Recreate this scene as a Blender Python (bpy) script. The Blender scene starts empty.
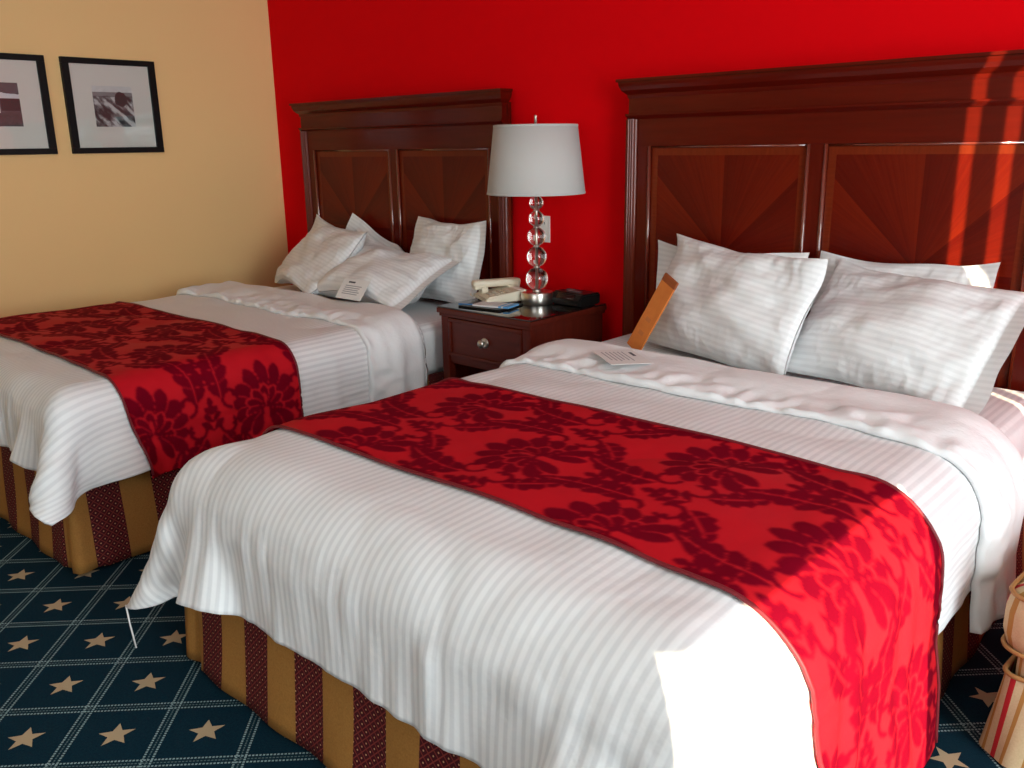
import bpy, bmesh, math, random
import numpy as np
from mathutils import Vector, Matrix

sc = bpy.context.scene
COL = sc.collection
R = math.radians

# ------------------------------------------------------------------ camera
cam_d = bpy.data.cameras.new('camera'); cam = bpy.data.objects.new('camera', cam_d); COL.objects.link(cam)
CAM = Vector((4.6807, -3.0420, 1.3162))
FW = Vector((-0.65552, 0.70741, -0.26432)); RT = Vector((0.73633, 0.67644, -0.01574)); UP = RT.cross(FW).normalized()
m = Matrix((RT, UP, -FW)).transposed().to_4x4(); m.translation = CAM
cam.matrix_world = m
cam_d.sensor_fit = 'HORIZONTAL'; cam_d.sensor_width = 36.0; cam_d.lens = 874.1 / 1024 * 36
cam_d.clip_start = 0.05
sc.camera = cam

# ------------------------------------------------------------------ light
SUN_AZ, SUN_EL = R(40), R(10)
SUN_DIR = Vector((-math.cos(SUN_EL) * math.cos(SUN_AZ), math.cos(SUN_EL) * math.sin(SUN_AZ), -math.sin(SUN_EL)))
w = bpy.data.worlds.new('sky'); sc.world = w; w.use_nodes = True
bg = w.node_tree.nodes['Background']; bg.inputs[0].default_value = (0.75, 0.86, 1.0, 1); bg.inputs[1].default_value = 1.6
sd = bpy.data.lights.new('sun', 'SUN'); sd.energy = 16.5; sd.angle = R(0.12); sd.color = (1.0, 0.84, 0.58)
so = bpy.data.objects.new('sun', sd); COL.objects.link(so)
so.rotation_euler = SUN_DIR.to_track_quat('-Z', 'Y').to_euler(); so.location = (9, -4, 3)
ad = bpy.data.lights.new('window_daylight', 'AREA'); ad.shape = 'RECTANGLE'; ad.size = 4.6; ad.size_y = 1.4  # stands for daylight of the unseen right window, set inside its coverings
ad.energy = 290; ad.color = (0.84, 0.96, 1.0)
ao = bpy.data.objects.new('window_daylight', ad); COL.objects.link(ao)
ao.location = (7.14, -2.45, 1.65); ao.rotation_euler = (0, R(90), 0)
ao.rotation_euler = Vector((-1, 0, 0)).to_track_quat('-Z', 'Z').to_euler()
fd = bpy.data.lights.new('front_fill_daylight', 'AREA'); fd.shape = 'RECTANGLE'; fd.size = 2.2; fd.size_y = 1.4  # bluish fill added behind the camera, inside an unseen blind
fd.energy = 32; fd.color = (0.84, 0.93, 1.0)
fo = bpy.data.objects.new('front_fill_daylight', fd); COL.objects.link(fo)
fo.location = (4.6, -5.54, 1.55); fo.rotation_euler = Vector((0, 1, 0)).to_track_quat('-Z', 'Z').to_euler()
sc.view_settings.view_transform = 'Standard'
sc.view_settings.look = 'None'
sc.view_settings.gamma = 1.0
sc.view_settings.use_curve_mapping = False
sc.view_settings.exposure = 0.12

# ------------------------------------------------------------------ helpers
def tag(o, label=None, cat=None, group=None, kind=None):
    if label: o['label'] = label
    if cat: o['category'] = cat
    if group: o['group'] = group
    if kind: o['kind'] = kind
    return o

def empty(name, loc, label, cat, group=None, rz=0.0):
    o = bpy.data.objects.new(name, None); COL.objects.link(o)
    o.location = loc; o.rotation_euler = (0, 0, rz); o.empty_display_size = 0.05
    return tag(o, label, cat, group)

def link_mesh(name, me, mat, parent=None, smooth=False):
    o = bpy.data.objects.new(name, me); COL.objects.link(o)
    if mat is not None: me.materials.append(mat)
    if parent is not None: o.parent = parent
    if smooth: me.polygons.foreach_set('use_smooth', [True] * len(me.polygons))
    return o

def from_bm(name, bm, mat, parent=None, smooth=False):
    bmesh.ops.recalc_face_normals(bm, faces=bm.faces[:])
    me = bpy.data.meshes.new(name); bm.to_mesh(me); bm.free()
    return link_mesh(name, me, mat, parent, smooth)

def pyd(name, verts, faces, mat, parent=None, smooth=False, uv=None):
    me = bpy.data.meshes.new(name); me.from_pydata([tuple(map(float, v)) for v in verts], [], faces)
    if uv is not None:
        l = me.uv_layers.new(name='UVMap'); idx = np.empty(len(me.loops), dtype=np.int32)
        me.loops.foreach_get('vertex_index', idx)
        l.data.foreach_set('uv', np.asarray(uv, dtype=np.float32)[idx].ravel())
    me.update()
    return link_mesh(name, me, mat, parent, smooth)

def bbox_bm(bm, x0, x1, y0, y1, z0, z1, bev=0.0, seg=2):
    r = bmesh.ops.create_cube(bm, size=1.0)
    for v in r['verts']:
        v.co = Vector(((x0 + x1) / 2 + v.co.x * (x1 - x0), (y0 + y1) / 2 + v.co.y * (y1 - y0), (z0 + z1) / 2 + v.co.z * (z1 - z0)))
    if bev > 0:
        es = list({e for v in r['verts'] for e in v.link_edges})
        bmesh.ops.bevel(bm, geom=es, offset=bev, segments=seg, affect='EDGES', profile=0.5)

def box(name, x0, x1, y0, y1, z0, z1, mat, parent=None, bev=0.0, seg=2, smooth=False):
    bm = bmesh.new(); bbox_bm(bm, x0, x1, y0, y1, z0, z1, bev, seg)
    return from_bm(name, bm, mat, parent, smooth)

def prism(name, prof, x0, x1, mat, parent=None):
    """profile of (y, z) points swept along x"""
    n = len(prof); vs = [(x0, y, z) for y, z in prof] + [(x1, y, z) for y, z in prof]
    fs = [(i, (i + 1) % n, n + (i + 1) % n, n + i) for i in range(n)] + [tuple(range(n))[::-1], tuple(range(n, 2 * n))]
    bm = bmesh.new(); V = [bm.verts.new(v) for v in vs]
    for f in fs: bm.faces.new([V[i] for i in f])
    return from_bm(name, bm, mat, parent)

def lathe(name, prof, mat, parent=None, seg=40, center=(0, 0, 0), smooth=True, close=True):
    vs, fs = [], []
    for r_, z in prof:
        for k in range(seg):
            a = 2 * math.pi * k / seg
            vs.append((center[0] + r_ * math.cos(a), center[1] + r_ * math.sin(a), center[2] + z))
    for i in range(len(prof) - 1):
        for k in range(seg):
            k2 = (k + 1) % seg
            fs.append((i * seg + k, i * seg + k2, (i + 1) * seg + k2, (i + 1) * seg + k))
    if close:
        fs.append(tuple(range(seg))[::-1]); fs.append(tuple(range((len(prof) - 1) * seg, len(prof) * seg)))
    return pyd(name, vs, fs, mat, parent, smooth)

def auto_smooth(o, ang=40):
    me = o.data
    me.polygons.foreach_set('use_smooth', [True] * len(me.polygons))
    bm = bmesh.new(); bm.from_mesh(me)
    for e in bm.edges:
        if len(e.link_faces) == 2 and e.calc_face_angle(0) > R(ang): e.smooth = False
    bm.to_mesh(me); bm.free()
    return o

def tube(name, pts, rad, mat, parent=None, seg=8, closed=False):
    pts = [Vector(p) for p in pts]; n = len(pts); vs, fs = [], []
    up = Vector((0, 0, 1))
    for i, p in enumerate(pts):
        a = pts[(i - 1) % n] if (closed or i > 0) else p
        b = pts[(i + 1) % n] if (closed or i < n - 1) else p
        t = (b - a).normalized(); s = t.cross(up)
        if s.length < 1e-3: s = t.cross(Vector((1, 0, 0)))
        s.normalize(); q = s.cross(t)
        for k in range(seg):
            c = 2 * math.pi * k / seg
            vs.append(p + rad * (math.cos(c) * s + math.sin(c) * q))
    for i in range(n if closed else n - 1):
        j = (i + 1) % n
        for k in range(seg):
            k2 = (k + 1) % seg
            fs.append((i * seg + k, i * seg + k2, j * seg + k2, j * seg + k))
    if not closed:
        fs.append(tuple(range(seg))[::-1]); fs.append(tuple(range((n - 1) * seg, n * seg)))
    return pyd(name, vs, fs, mat, parent, True)

# --- node helpers: expressions that build Math nodes
class S:
    def __init__(self, nt, sock): self.nt, self.s = nt, sock
    def _op(self, op, b=None, c=None):
        n = self.nt.nodes.new('ShaderNodeMath'); n.operation = op
        for i, v in enumerate((self, b, c)):
            if v is None: continue
            if isinstance(v, S): self.nt.links.new(v.s, n.inputs[i])
            else: n.inputs[i].default_value = v
        return S(self.nt, n.outputs[0])
    def __add__(s, b): return s._op('ADD', b)
    def __sub__(s, b): return s._op('SUBTRACT', b)
    def __mul__(s, b): return s._op('MULTIPLY', b)
    def __truediv__(s, b): return s._op('DIVIDE', b)
    def lt(s, b): return s._op('LESS_THAN', b)
    def gt(s, b): return s._op('GREATER_THAN', b)
    def abs(s): return s._op('ABSOLUTE')
    def fract(s): return s._op('FRACT')
    def mod(s, b): return s._op('FLOORED_MODULO', b)
    def mx(s, b): return s._op('MAXIMUM', b)
    def mn(s, b): return s._op('MINIMUM', b)
    def sin(s): return s._op('SINE')
    def cos(s): return s._op('COSINE')
    def sqrt(s): return s._op('SQRT')
    def atan2(s, b): return s._op('ARCTAN2', b)
    def floor(s): return s._op('FLOOR')

class Mat:
    def __init__(self, name, color=(0.8, 0.8, 0.8), rough=0.5, metal=0.0, spec=0.5):
        self.m = bpy.data.materials.new(name); self.m.use_nodes = True
        self.nt = self.m.node_tree; self.b = self.nt.nodes['Principled BSDF']
        self.b.inputs['Base Color'].default_value = (*color, 1); self.b.inputs['Roughness'].default_value = rough
        self.b.inputs['Metallic'].default_value = metal; self.b.inputs['Specular IOR Level'].default_value = spec
    def coord(self, kind='Object'):
        n = self.nt.nodes.new('ShaderNodeTexCoord'); return n.outputs[kind]
    def xyz(self, sock):
        n = self.nt.nodes.new('ShaderNodeSeparateXYZ'); self.nt.links.new(sock, n.inputs[0])
        return [S(self.nt, n.outputs[i]) for i in range(3)]
    def noise(self, vec, scale, detail=3, rough=0.5, stretch=None):
        if stretch is not None:
            mp = self.nt.nodes.new('ShaderNodeMapping'); mp.inputs['Scale'].default_value = stretch
            self.nt.links.new(vec, mp.inputs['Vector']); vec = mp.outputs[0]
        n = self.nt.nodes.new('ShaderNodeTexNoise'); n.inputs['Scale'].default_value = scale
        n.inputs['Detail'].default_value = detail; n.inputs['Roughness'].default_value = rough
        self.nt.links.new(vec, n.inputs['Vector']); return S(self.nt, n.outputs['Fac'])
    def mix(self, fac, a, b):
        n = self.nt.nodes.new('ShaderNodeMix'); n.data_type = 'RGBA'
        if isinstance(fac, S): self.nt.links.new(fac.s, n.inputs[0])
        else: n.inputs[0].default_value = fac
        for k, v in ((6, a), (7, b)):
            if isinstance(v, tuple): n.inputs[k].default_value = (*v, 1)
            else: self.nt.links.new(v, n.inputs[k])
        return n.outputs[2]
    def ramp(self, fac, stops):
        n = self.nt.nodes.new('ShaderNodeValToRGB'); self.nt.links.new(fac.s, n.inputs[0])
        while len(n.color_ramp.elements) < len(stops): n.color_ramp.elements.new(0.5)
        for e, (p, c) in zip(n.color_ramp.elements, stops): e.position = p; e.color = (*c, 1)
        return n.outputs[0]
    def color(self, sock): self.nt.links.new(sock, self.b.inputs['Base Color']); return self
    def rough(self, s): self.nt.links.new(s.s, self.b.inputs['Roughness']); return self
    def bump(self, h, strength=0.3, dist=0.01):
        n = self.nt.nodes.new('ShaderNodeBump'); n.inputs['Strength'].default_value = strength; n.inputs['Distance'].default_value = dist
        self.nt.links.new(h.s if isinstance(h, S) else h, n.inputs['Height'])
        self.nt.links.new(n.outputs[0], self.b.inputs['Normal']); return self
    def set(self, k, v): self.b.inputs[k].default_value = v; return self

# --- numpy helpers
def cubic_up(A, n, axis):
    """resample array A to n samples along axis (Catmull-Rom)"""
    A = np.moveaxis(A, axis, 0); m_ = A.shape[0]
    t = np.linspace(0, m_ - 1, n); i = np.minimum(t.astype(int), m_ - 2); f = (t - i).reshape(-1, *([1] * (A.ndim - 1)))
    P = np.concatenate([2 * A[:1] - A[1:2], A, 2 * A[-1:] - A[-2:-1]], 0)
    p0, p1, p2, p3 = P[i], P[i + 1], P[i + 2], P[i + 3]
    o = 0.5 * (2 * p1 + (p2 - p0) * f + (2 * p0 - 5 * p1 + 4 * p2 - p3) * f ** 2 + (3 * p1 - p0 - 3 * p2 + p3) * f ** 3)
    return np.moveaxis(o, 0, axis)

def vnoise(nx, ny, cx, cy, seed):
    r = np.random.RandomState(seed).rand(cx + 1, cy + 1) * 2 - 1
    return cubic_up(cubic_up(r, nx, 0), ny, 1)

def normals(P):
    du = np.gradient(P, axis=0); dv = np.gradient(P, axis=1); n = np.cross(du, dv)
    return n / (np.linalg.norm(n, axis=2, keepdims=True) + 1e-12)

def grid_mesh(name, P, mat, parent=None, uv=None, extra=None, flip=False):
    nx, ny = P.shape[:2]
    idx = np.arange(nx * ny).reshape(nx, ny)
    q = np.stack([idx[:-1, :-1], idx[1:, :-1], idx[1:, 1:], idx[:-1, 1:]], -1).reshape(-1, 4)
    if flip: q = q[:, ::-1]
    me = bpy.data.meshes.new(name)
    me.vertices.add(nx * ny); me.vertices.foreach_set('co', P.reshape(-1).astype(np.float32))
    me.loops.add(q.size); me.loops.foreach_set('vertex_index', q.ravel().astype(np.int32))
    me.polygons.add(len(q)); me.polygons.foreach_set('loop_start', np.arange(0, q.size, 4, dtype=np.int32))
    me.update(calc_edges=True)
    if uv is not None:
        l = me.uv_layers.new(name='UVMap'); l.data.foreach_set('uv', uv.reshape(-1, 2)[q.ravel()].astype(np.float32).ravel())
    if extra is not None:
        a = me.attributes.new('pattern', 'FLOAT', 'POINT'); a.data.foreach_set('value', extra.ravel().astype(np.float32))
    me.validate()
    return link_mesh(name, me, mat, parent, True)

def relax(P, groups):
    for sa, sb, rest, k in groups:
        a = P[sa]; b = P[sb]; d = b - a
        l = np.sqrt((d * d).sum(-1, keepdims=True)) + 1e-9
        c = d * (0.5 * k * (1 - rest / l))
        P[sa] = a + c; P[sb] = b - c

def groups_for(nx, ny, hx, hy, kb):
    g = []; F = slice(None)
    for axis, n, h in ((0, nx, hx), (1, ny, hy)):
        for off, k in ((1, 1.0), (2, kb), (4, kb * 0.6)):
            for par in (0, 1):
                ia = np.arange(n - off); ia = ia[(ia // off) % 2 == par]
                if not len(ia): continue
                g.append(((ia, F) if axis == 0 else (F, ia), (ia + off, F) if axis == 0 else (F, ia + off), h * off, k))
    dg = math.hypot(hx, hy)
    for par in (0, 1):
        ia = np.arange(nx - 1); ia = ia[ia % 2 == par]
        g.append(((ia, slice(0, ny - 1)), (ia + 1, slice(1, ny)), dg, 0.35))
        g.append(((ia, slice(1, ny)), (ia + 1, slice(0, ny - 1)), dg, 0.35))
    return g

def drape(x0, x1, y0, y1, h, bx, top, r, seed, steps=190, iters=10, kb=0.25, wall=None):
    """cloth laid over a rounded box bx=(xa,xb,ya,yb); returns [nx,ny,3], y0 is the head end"""
    nx = int(round((x1 - x0) / h)) + 1; ny = int(round(abs(y1 - y0) / h)) + 1
    X, Y = np.meshgrid(np.linspace(x0, x1, nx), np.linspace(y0, y1, ny), indexing='ij')
    rs = np.random.RandomState(seed)
    P = np.stack([X, Y, np.full_like(X, top + 0.004)], -1)
    P[..., 2] += 0.004 * vnoise(nx, ny, 9, 8, seed)
    V = np.zeros_like(P); g = groups_for(nx, ny, (x1 - x0) / (nx - 1), abs(y1 - y0) / (ny - 1), kb)
    c = np.array([(bx[0] + bx[1]) / 2, (bx[2] + bx[3]) / 2]); r1 = 0.045; hf2 = np.array([(bx[1] - bx[0]) / 2, (bx[3] - bx[2]) / 2]) - r1
    dt = 1 / 60
    head = P[:, :2].copy(); pin = np.where((X[:, 0] > bx[0] + 0.12) & (X[:, 0] < bx[1] - 0.12))[0]
    for s in range(steps):
        Q = P.copy()
        V[..., 2] -= 9.8 * dt; V *= 0.975
        P = P + V * dt
        for it in range(iters):
            relax(P, g)
            if it % 3 == 2 or it == iters - 1:
                P[pin, :2] = head[pin] * 0.5 + P[pin, :2] * 0.5
                d = P[..., :2] - c[:2]; q = np.abs(d) - hf2; m_ = np.maximum(q, 0); L = np.sqrt((m_ * m_).sum(-1, keepdims=True))
                d2 = L[..., 0] + np.minimum(q.max(-1), 0) - r1                       # plan distance to the mattress side
                n2 = np.where(L > 1e-6, m_ / (L + 1e-9), (q == q.max(-1, keepdims=True)).astype(float)) * np.sign(d)
                ha = d2 + r; hb = P[..., 2] - top + r; ap, bp = np.maximum(ha, 0), np.maximum(hb, 0); L3 = np.sqrt(ap * ap + bp * bp)
                sd_ = L3 + np.minimum(np.maximum(ha, hb), 0) - r
                hit = sd_ < 0
                if hit.any():
                    wa = np.where(L3 > 1e-6, ap / (L3 + 1e-9), (ha > hb) * 1.0); wb = np.where(L3 > 1e-6, bp / (L3 + 1e-9), (ha <= hb) * 1.0)
                    nrm = np.concatenate([n2 * wa[..., None], wb[..., None]], -1)
                    P[hit] -= nrm[hit] * sd_[hit][:, None]
                P[..., 2] = np.maximum(P[..., 2], 0.006)
                if wall is not None: P[..., 0] = np.maximum(P[..., 0], wall)
        V = (P - Q) / dt
        V[hit] *= 0.45
        sp = np.sqrt((V * V).sum(-1, keepdims=True)); V *= np.minimum(1, 3.0 / (sp + 1e-9))
    return P

# ------------------------------------------------------------------ materials
def cloth_white(name, period=0.021, a=(0.80, 0.80, 0.805), b=(0.68, 0.68, 0.69), wr=0.5, axis=0, stripes=True):
    M = Mat(name, a, 0.8, spec=0.25)
    uv = M.coord('UV'); u, v, _ = M.xyz(uv); ob = M.coord('Object')
    n1 = M.noise(ob, 9, 4, 0.55); n2 = M.noise(ob, 38, 3, 0.5)
    if stripes:
        t = (u if axis == 0 else v) / period
        s = ((t.fract() - 0.5).abs() - 0.23)._op('MULTIPLY_ADD', 6.0, 0.5)._op('MAXIMUM', 0.0)._op('MINIMUM', 1.0)
        M.color(M.mix(s, b, a)); M.rough(s * 0.3 + 0.5)
    M.bump(n1 * 0.8 + n2 * 0.2, wr, 0.012)
    M.set('Sheen Weight', 0.1)
    return M.m

def wood(name, dark, light, rough=0.22, along='z', scale=1.0):
    M = Mat(name, light, rough, spec=0.22)
    ob = M.coord('Object')
    st = {'z': (9, 9, 0.7), 'x': (0.7, 9, 9), 'y': (9, 0.7, 9)}[along]
    n = M.noise(ob, 5 * scale, 6, 0.6, st); n2 = M.noise(ob, 2.2, 2)
    M.color(M.ramp(n * 0.75 + n2 * 0.25, [(0.25, tuple((a_ + b_ * 0.6) / 1.6 for a_, b_ in zip(dark, light))), (0.75, light)]))
    M.set('Coat Weight', 0.08); M.set('Coat Roughness', 0.15)
    M.bump(n, 0.04, 0.002)
    return M.m

MH_D, MH_L = (0.045, 0.002, 0.001), (0.115, 0.006, 0.002)
M_wood = wood('mahogany_upright', MH_D, MH_L, along='z')
M_woodx = wood('mahogany_rail', MH_D, MH_L, along='x')
M_inlay = wood('inlay_crossband', (0.085, 0.007, 0.002), (0.18, 0.020, 0.005), along='z', scale=3)
M_inlayv = wood('inlay_crossband_upright', (0.085, 0.007, 0.002), (0.18, 0.020, 0.005), along='x', scale=3)
M_bead = wood('bead_gloss', (0.08, 0.010, 0.005), (0.18, 0.024, 0.009), rough=0.12)
_b = M_bead.node_tree.nodes['Principled BSDF']; _b.inputs['Coat Weight'].default_value = 1.0; _b.inputs['Coat Roughness'].default_value = 0.05; _b.inputs['Specular IOR Level'].default_value = 0.8

M_pil = wood('pilaster_gloss', (0.09, 0.010, 0.005), (0.17, 0.022, 0.008), rough=0.25)

def sunburst(name, fx, fz):
    M = Mat(name, MH_L, 0.26, spec=0.2); ob = M.coord('Object'); x, y, z = M.xyz(ob)
    dx = x - fx; dz = z - fz
    a = dx.atan2(dz)                       # angle from vertical
    k = a / R(22.5); fr = (k + 100.0).fract()
    odd = ((k + 100.0).floor().mod(2.0))
    n = M.noise(ob, 26, 4, 0.6); r = (dx * dx + dz * dz).sqrt()
    # grain that runs along each ray
    cmb = M.nt.nodes.new('ShaderNodeCombineXYZ'); M.nt.links.new((a * 14.0).s, cmb.inputs[0]); M.nt.links.new((r * 1.2).s, cmb.inputs[1])
    g = M.noise(cmb.outputs[0], 2.4, 5, 0.6)
    tone = g * 0.55 + fr * 0.2 + odd * 0.16 + n * 0.09
    M.color(M.ramp(tone, [(0.2, (0.065, 0.002, 0.001)), (0.5, (0.11, 0.005, 0.0015)), (0.8, (0.16, 0.010, 0.002))]))
    M.set('Coat Weight', 0.08); M.set('Coat Roughness', 0.14)
    return M.m

def wall_paint(name, col, var):
    M = Mat(name, col, 0.8, spec=0.06); ob = M.coord('Object')
    n = M.noise(ob, 220, 2); n2 = M.noise(ob, 1.3, 2)
    M.color(M.mix(n2, tuple(c * (1 - var) for c in col), col)); M.bump(n, 0.12, 0.002)
    return M.m
M_red = wall_paint('red_wall_paint', (0.75, 0.0006, 0.004), 0.08)
M_yel = wall_paint('yellow_wall_paint', (0.86, 0.56, 0.255), 0.06)
M_ceil = wall_paint('ceiling_paint', (0.78, 0.75, 0.70), 0.03)
M_plain = wall_paint('cream_wall_paint', (0.66, 0.46, 0.24), 0.05)

def carpet():
    M = Mat('star_carpet', (0.004, 0.03, 0.055), 0.95, spec=0.1); ob = M.coord('Object'); x, y, _ = M.xyz(ob)
    ga = 0.7894; s = 0.2085; gu, gv = -1.1907, 14.0999
    a = (x * math.cos(ga) + y * math.sin(ga)) / s - gu
    b = (x * math.sin(ga) - y * math.cos(ga)) / s - gv
    fa = (a + 100.0).fract(); fb = (b + 100.0).fract()
    da = (fa - (fa.gt(0.5))).abs(); db = (fb - (fb.gt(0.5))).abs()      # distance to grid line, in cells
    fine = M.noise(ob, 420, 2, 0.7); fine2 = M.noise(ob, 170, 2, 0.6)
    def line(d, along):
        e = (d - 0.05).abs().lt(0.012)                                   # the outer pair of dotted lines
        c = d.lt(0.008)
        dots = (along * 26.0).fract().lt(0.62)
        return (e * dots * 0.85).mx(c * dots * 0.35)
    ln = line(da, b).mx(line(db, a))
    band = da.lt(0.06).mx(db.lt(0.06))
    # star in the middle of each cell, one tip towards +x
    ca, sa = (fa - 0.5) * s, (fb - 0.5) * s
    px = ca * math.cos(ga) + sa * math.sin(ga); py = ca * math.sin(ga) - sa * math.cos(ga)
    r = (px * px + py * py).sqrt(); th = py.atan2(px) + R(3600)
    f = (((th / R(72)) + 0.5).fract() - 0.5).abs() * R(72)
    p = r * f.cos(); q = r * f.sin()
    Ro, Ri = 0.043, 0.0185
    ix, iy = Ri * math.cos(R(36)), Ri * math.sin(R(36))
    nx_, ny_ = iy, Ro - ix
    star = ((p - Ro) * nx_ + q * ny_ + (fine - 0.5) * 0.00007).lt(0.0)
    base = M.mix(fine2, (0.001, 0.009, 0.019), (0.004, 0.032, 0.052))
    c1 = M.mix(band * 0.35, base, (0.002, 0.02, 0.03))
    c2 = M.mix(ln * (fine * 1.5)._op('MINIMUM', 1.0), c1, (0.40, 0.55, 0.56))
    c3 = M.mix(star, c2, (0.46, 0.34, 0.21))
    M.color(c3); M.bump(fine, 0.5, 0.004)
    return M.m

def skirt_mat():
    M = Mat('striped_skirt_fabric', (0.4, 0.2, 0.06), 0.8, spec=0.2); u, v, _ = M.xyz(M.coord('UV')); ob = M.coord('Object')
    st = (u / 0.21).fract().lt(0.5)                                   # burgundy half
    d = 0.026
    p = (u + v) / d; q = (u - v) / d
    lat = ((p.fract() - 0.5).abs().gt(0.43)).mx((q.fract() - 0.5).abs().gt(0.43))
    dx = p.fract() - 0.5; dy = q.fract() - 0.5
    dot = (dx * dx + dy * dy).lt(0.012)
    n = M.noise(ob, 240, 2)
    burg = M.mix(lat * 0.55, (0.055, 0.004, 0.008), (0.30, 0.05, 0.035)); burg = M.mix(dot, burg, (0.55, 0.30, 0.16))
    gold = M.mix(n, (0.24, 0.105, 0.022), (0.42, 0.20, 0.05))
    M.color(M.mix(st, gold, burg)); M.bump(n, 0.25, 0.003)
    return M.m

def runner_mat():
    M = Mat('red_damask', (0.6, 0.02, 0.02), 0.4, spec=0.03)
    at = M.nt.nodes.new('ShaderNodeAttribute'); at.attribute_name = 'pattern'; f = S(M.nt, at.outputs['Fac'])
    ob = M.coord('Object'); n = M.noise(ob, 14, 3); n2 = M.noise(ob, 500, 1)
    sat = M.mix(n, (0.44, 0.007, 0.015), (0.54, 0.012, 0.019)); vel = M.mix(n, (0.13, 0.0006, 0.008), (0.17, 0.001, 0.010))
    M.color(M.mix(f, sat, vel)); M.rough(f * 0.3 + 0.5)
    M.bump(f * 0.8 + n2 * 0.2, 0.35, 0.002);
    return M.m

M_carpet = carpet(); M_skirt = skirt_mat(); M_runner = runner_mat()
M_pipe = Mat('dark_red_piping', (0.16, 0.002, 0.008), 0.6).m
M_duvet = cloth_white('striped_sateen', wr=0.45)
M_plainw = cloth_white('plain_white_cotton', wr=0.6, stripes=False)
M_pillow = cloth_white('striped_pillow_cotton', period=0.019, axis=1, wr=0.6, a=(0.80, 0.80, 0.80), b=(0.73, 0.73, 0.73))
M_sheet = cloth_white('striped_sheet', wr=0.5)
M_nickel = Mat('brushed_nickel', (0.62, 0.58, 0.52), 0.28, 1.0).m
M_glass = Mat('smoky_crystal', (1.0, 0.93, 0.88), 0.02).set('Transmission Weight', 1.0).set('IOR', 1.47).m
M_black = Mat('black_plastic', (0.006, 0.006, 0.006), 0.35, spec=0.3).m
M_phone = Mat('beige_plastic', (0.70, 0.62, 0.47), 0.42).m
M_white = Mat('white_plastic', (0.80, 0.78, 0.74), 0.4).m
M_paper = Mat('white_paper', (0.74, 0.72, 0.70), 0.8).m
M_ink = Mat('dark_print', (0.06, 0.06, 0.07), 0.8).m
M_greyink = Mat('grey_print', (0.30, 0.30, 0.31), 0.8).m

# ------------------------------------------------------------------ room shell
RX, RY, RZ = 7.30, -5.6, 2.65
tag(box('floor', 0, RX, RY, 0, -0.06, 0, M_carpet), kind='structure')
tag(box('ceiling', 0, RX, RY, 0, RZ, RZ + 0.08, M_ceil), kind='structure')
tag(box('wall_back', -0.1, RX + 0.1, 0, 0.1, -0.06, RZ + 0.08, M_red), kind='structure')
tag(box('wall_left', -0.1, 0, RY, 0, -0.06, RZ + 0.08, M_yel), kind='structure')
bm = bmesh.new()
FX0, FX1, FZ0, FZ1 = 3.45, 5.75, 0.82, 2.28                     # unseen second window, added behind the camera for bluish fill light
bbox_bm(bm, -0.1, FX0, RY - 0.1, RY, -0.06, RZ + 0.08); bbox_bm(bm, FX1, RX + 0.1, RY - 0.1, RY, -0.06, RZ + 0.08)
bbox_bm(bm, FX0, FX1, RY - 0.1, RY, -0.06, FZ0); bbox_bm(bm, FX0, FX1, RY - 0.1, RY, FZ1, RZ + 0.08)
tag(from_bm('wall_front', bm, M_plain), kind='structure')
WY0, WY1, WZ0, WZ1 = -5.3, -0.12, 0.06, 2.5
bm = bmesh.new()
bbox_bm(bm, RX, RX + 0.1, RY, WY0, -0.06, RZ + 0.08); bbox_bm(bm, RX, RX + 0.1, WY1, 0, -0.06, RZ + 0.08)
bbox_bm(bm, RX, RX + 0.1, WY0, WY1, -0.06, WZ0); bbox_bm(bm, RX, RX + 0.1, WY0, WY1, WZ1, RZ + 0.08)
tag(from_bm('wall_right', bm, M_plain), kind='structure')
win = bpy.data.objects.new('window_1', None); COL.objects.link(win); win.location = (RX + 0.05, (WY0 + WY1) / 2, WZ0); tag(win, kind='structure')  # unseen window, guessed from the light and placed to let the sun in
bm = bmesh.new()
for (a, b, c, d) in ((WY0, WY0 + 0.05, WZ0, WZ1), (WY1 - 0.05, WY1, WZ0, WZ1), (WY0, WY1, WZ0, WZ0 + 0.04), (WY0, WY1, WZ1 - 0.05, WZ1)):
    bbox_bm(bm, -0.03, 0.03, a - win.location.y, b - win.location.y, c - WZ0, d - WZ0)
from_bm('window_frame', bm, M_white, win)
win2 = bpy.data.objects.new('added_window_2', None); COL.objects.link(win2); win2.location = ((FX0 + FX1) / 2, RY - 0.05, FZ0); tag(win2, kind='structure')  # unseen window added around the front fill light
bm = bmesh.new(); hw2 = (FX1 - FX0) / 2
for (a, b, c, d) in ((-hw2, -hw2 + 0.05, 0, FZ1 - FZ0), (hw2 - 0.05, hw2, 0, FZ1 - FZ0), (-0.025, 0.025, 0, FZ1 - FZ0), (-hw2, hw2, 0, 0.05), (-hw2, hw2, FZ1 - FZ0 - 0.05, FZ1 - FZ0)):
    bbox_bm(bm, a, b, -0.03, 0.03, c, d)
from_bm('window_frame', bm, M_white, win2)
tag(box('added_blind', FX0 - 0.04, FX1 + 0.04, RY + 0.008, RY + 0.014, FZ0 - 0.06, FZ1 + 0.06, Mat('added_white_blind', (0.75, 0.74, 0.70), 0.9).m), 'unseen white blind added to stop sun at the window opposite the red wall', 'blind')  # added sheet that keeps the sun from entering behind the camera
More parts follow.
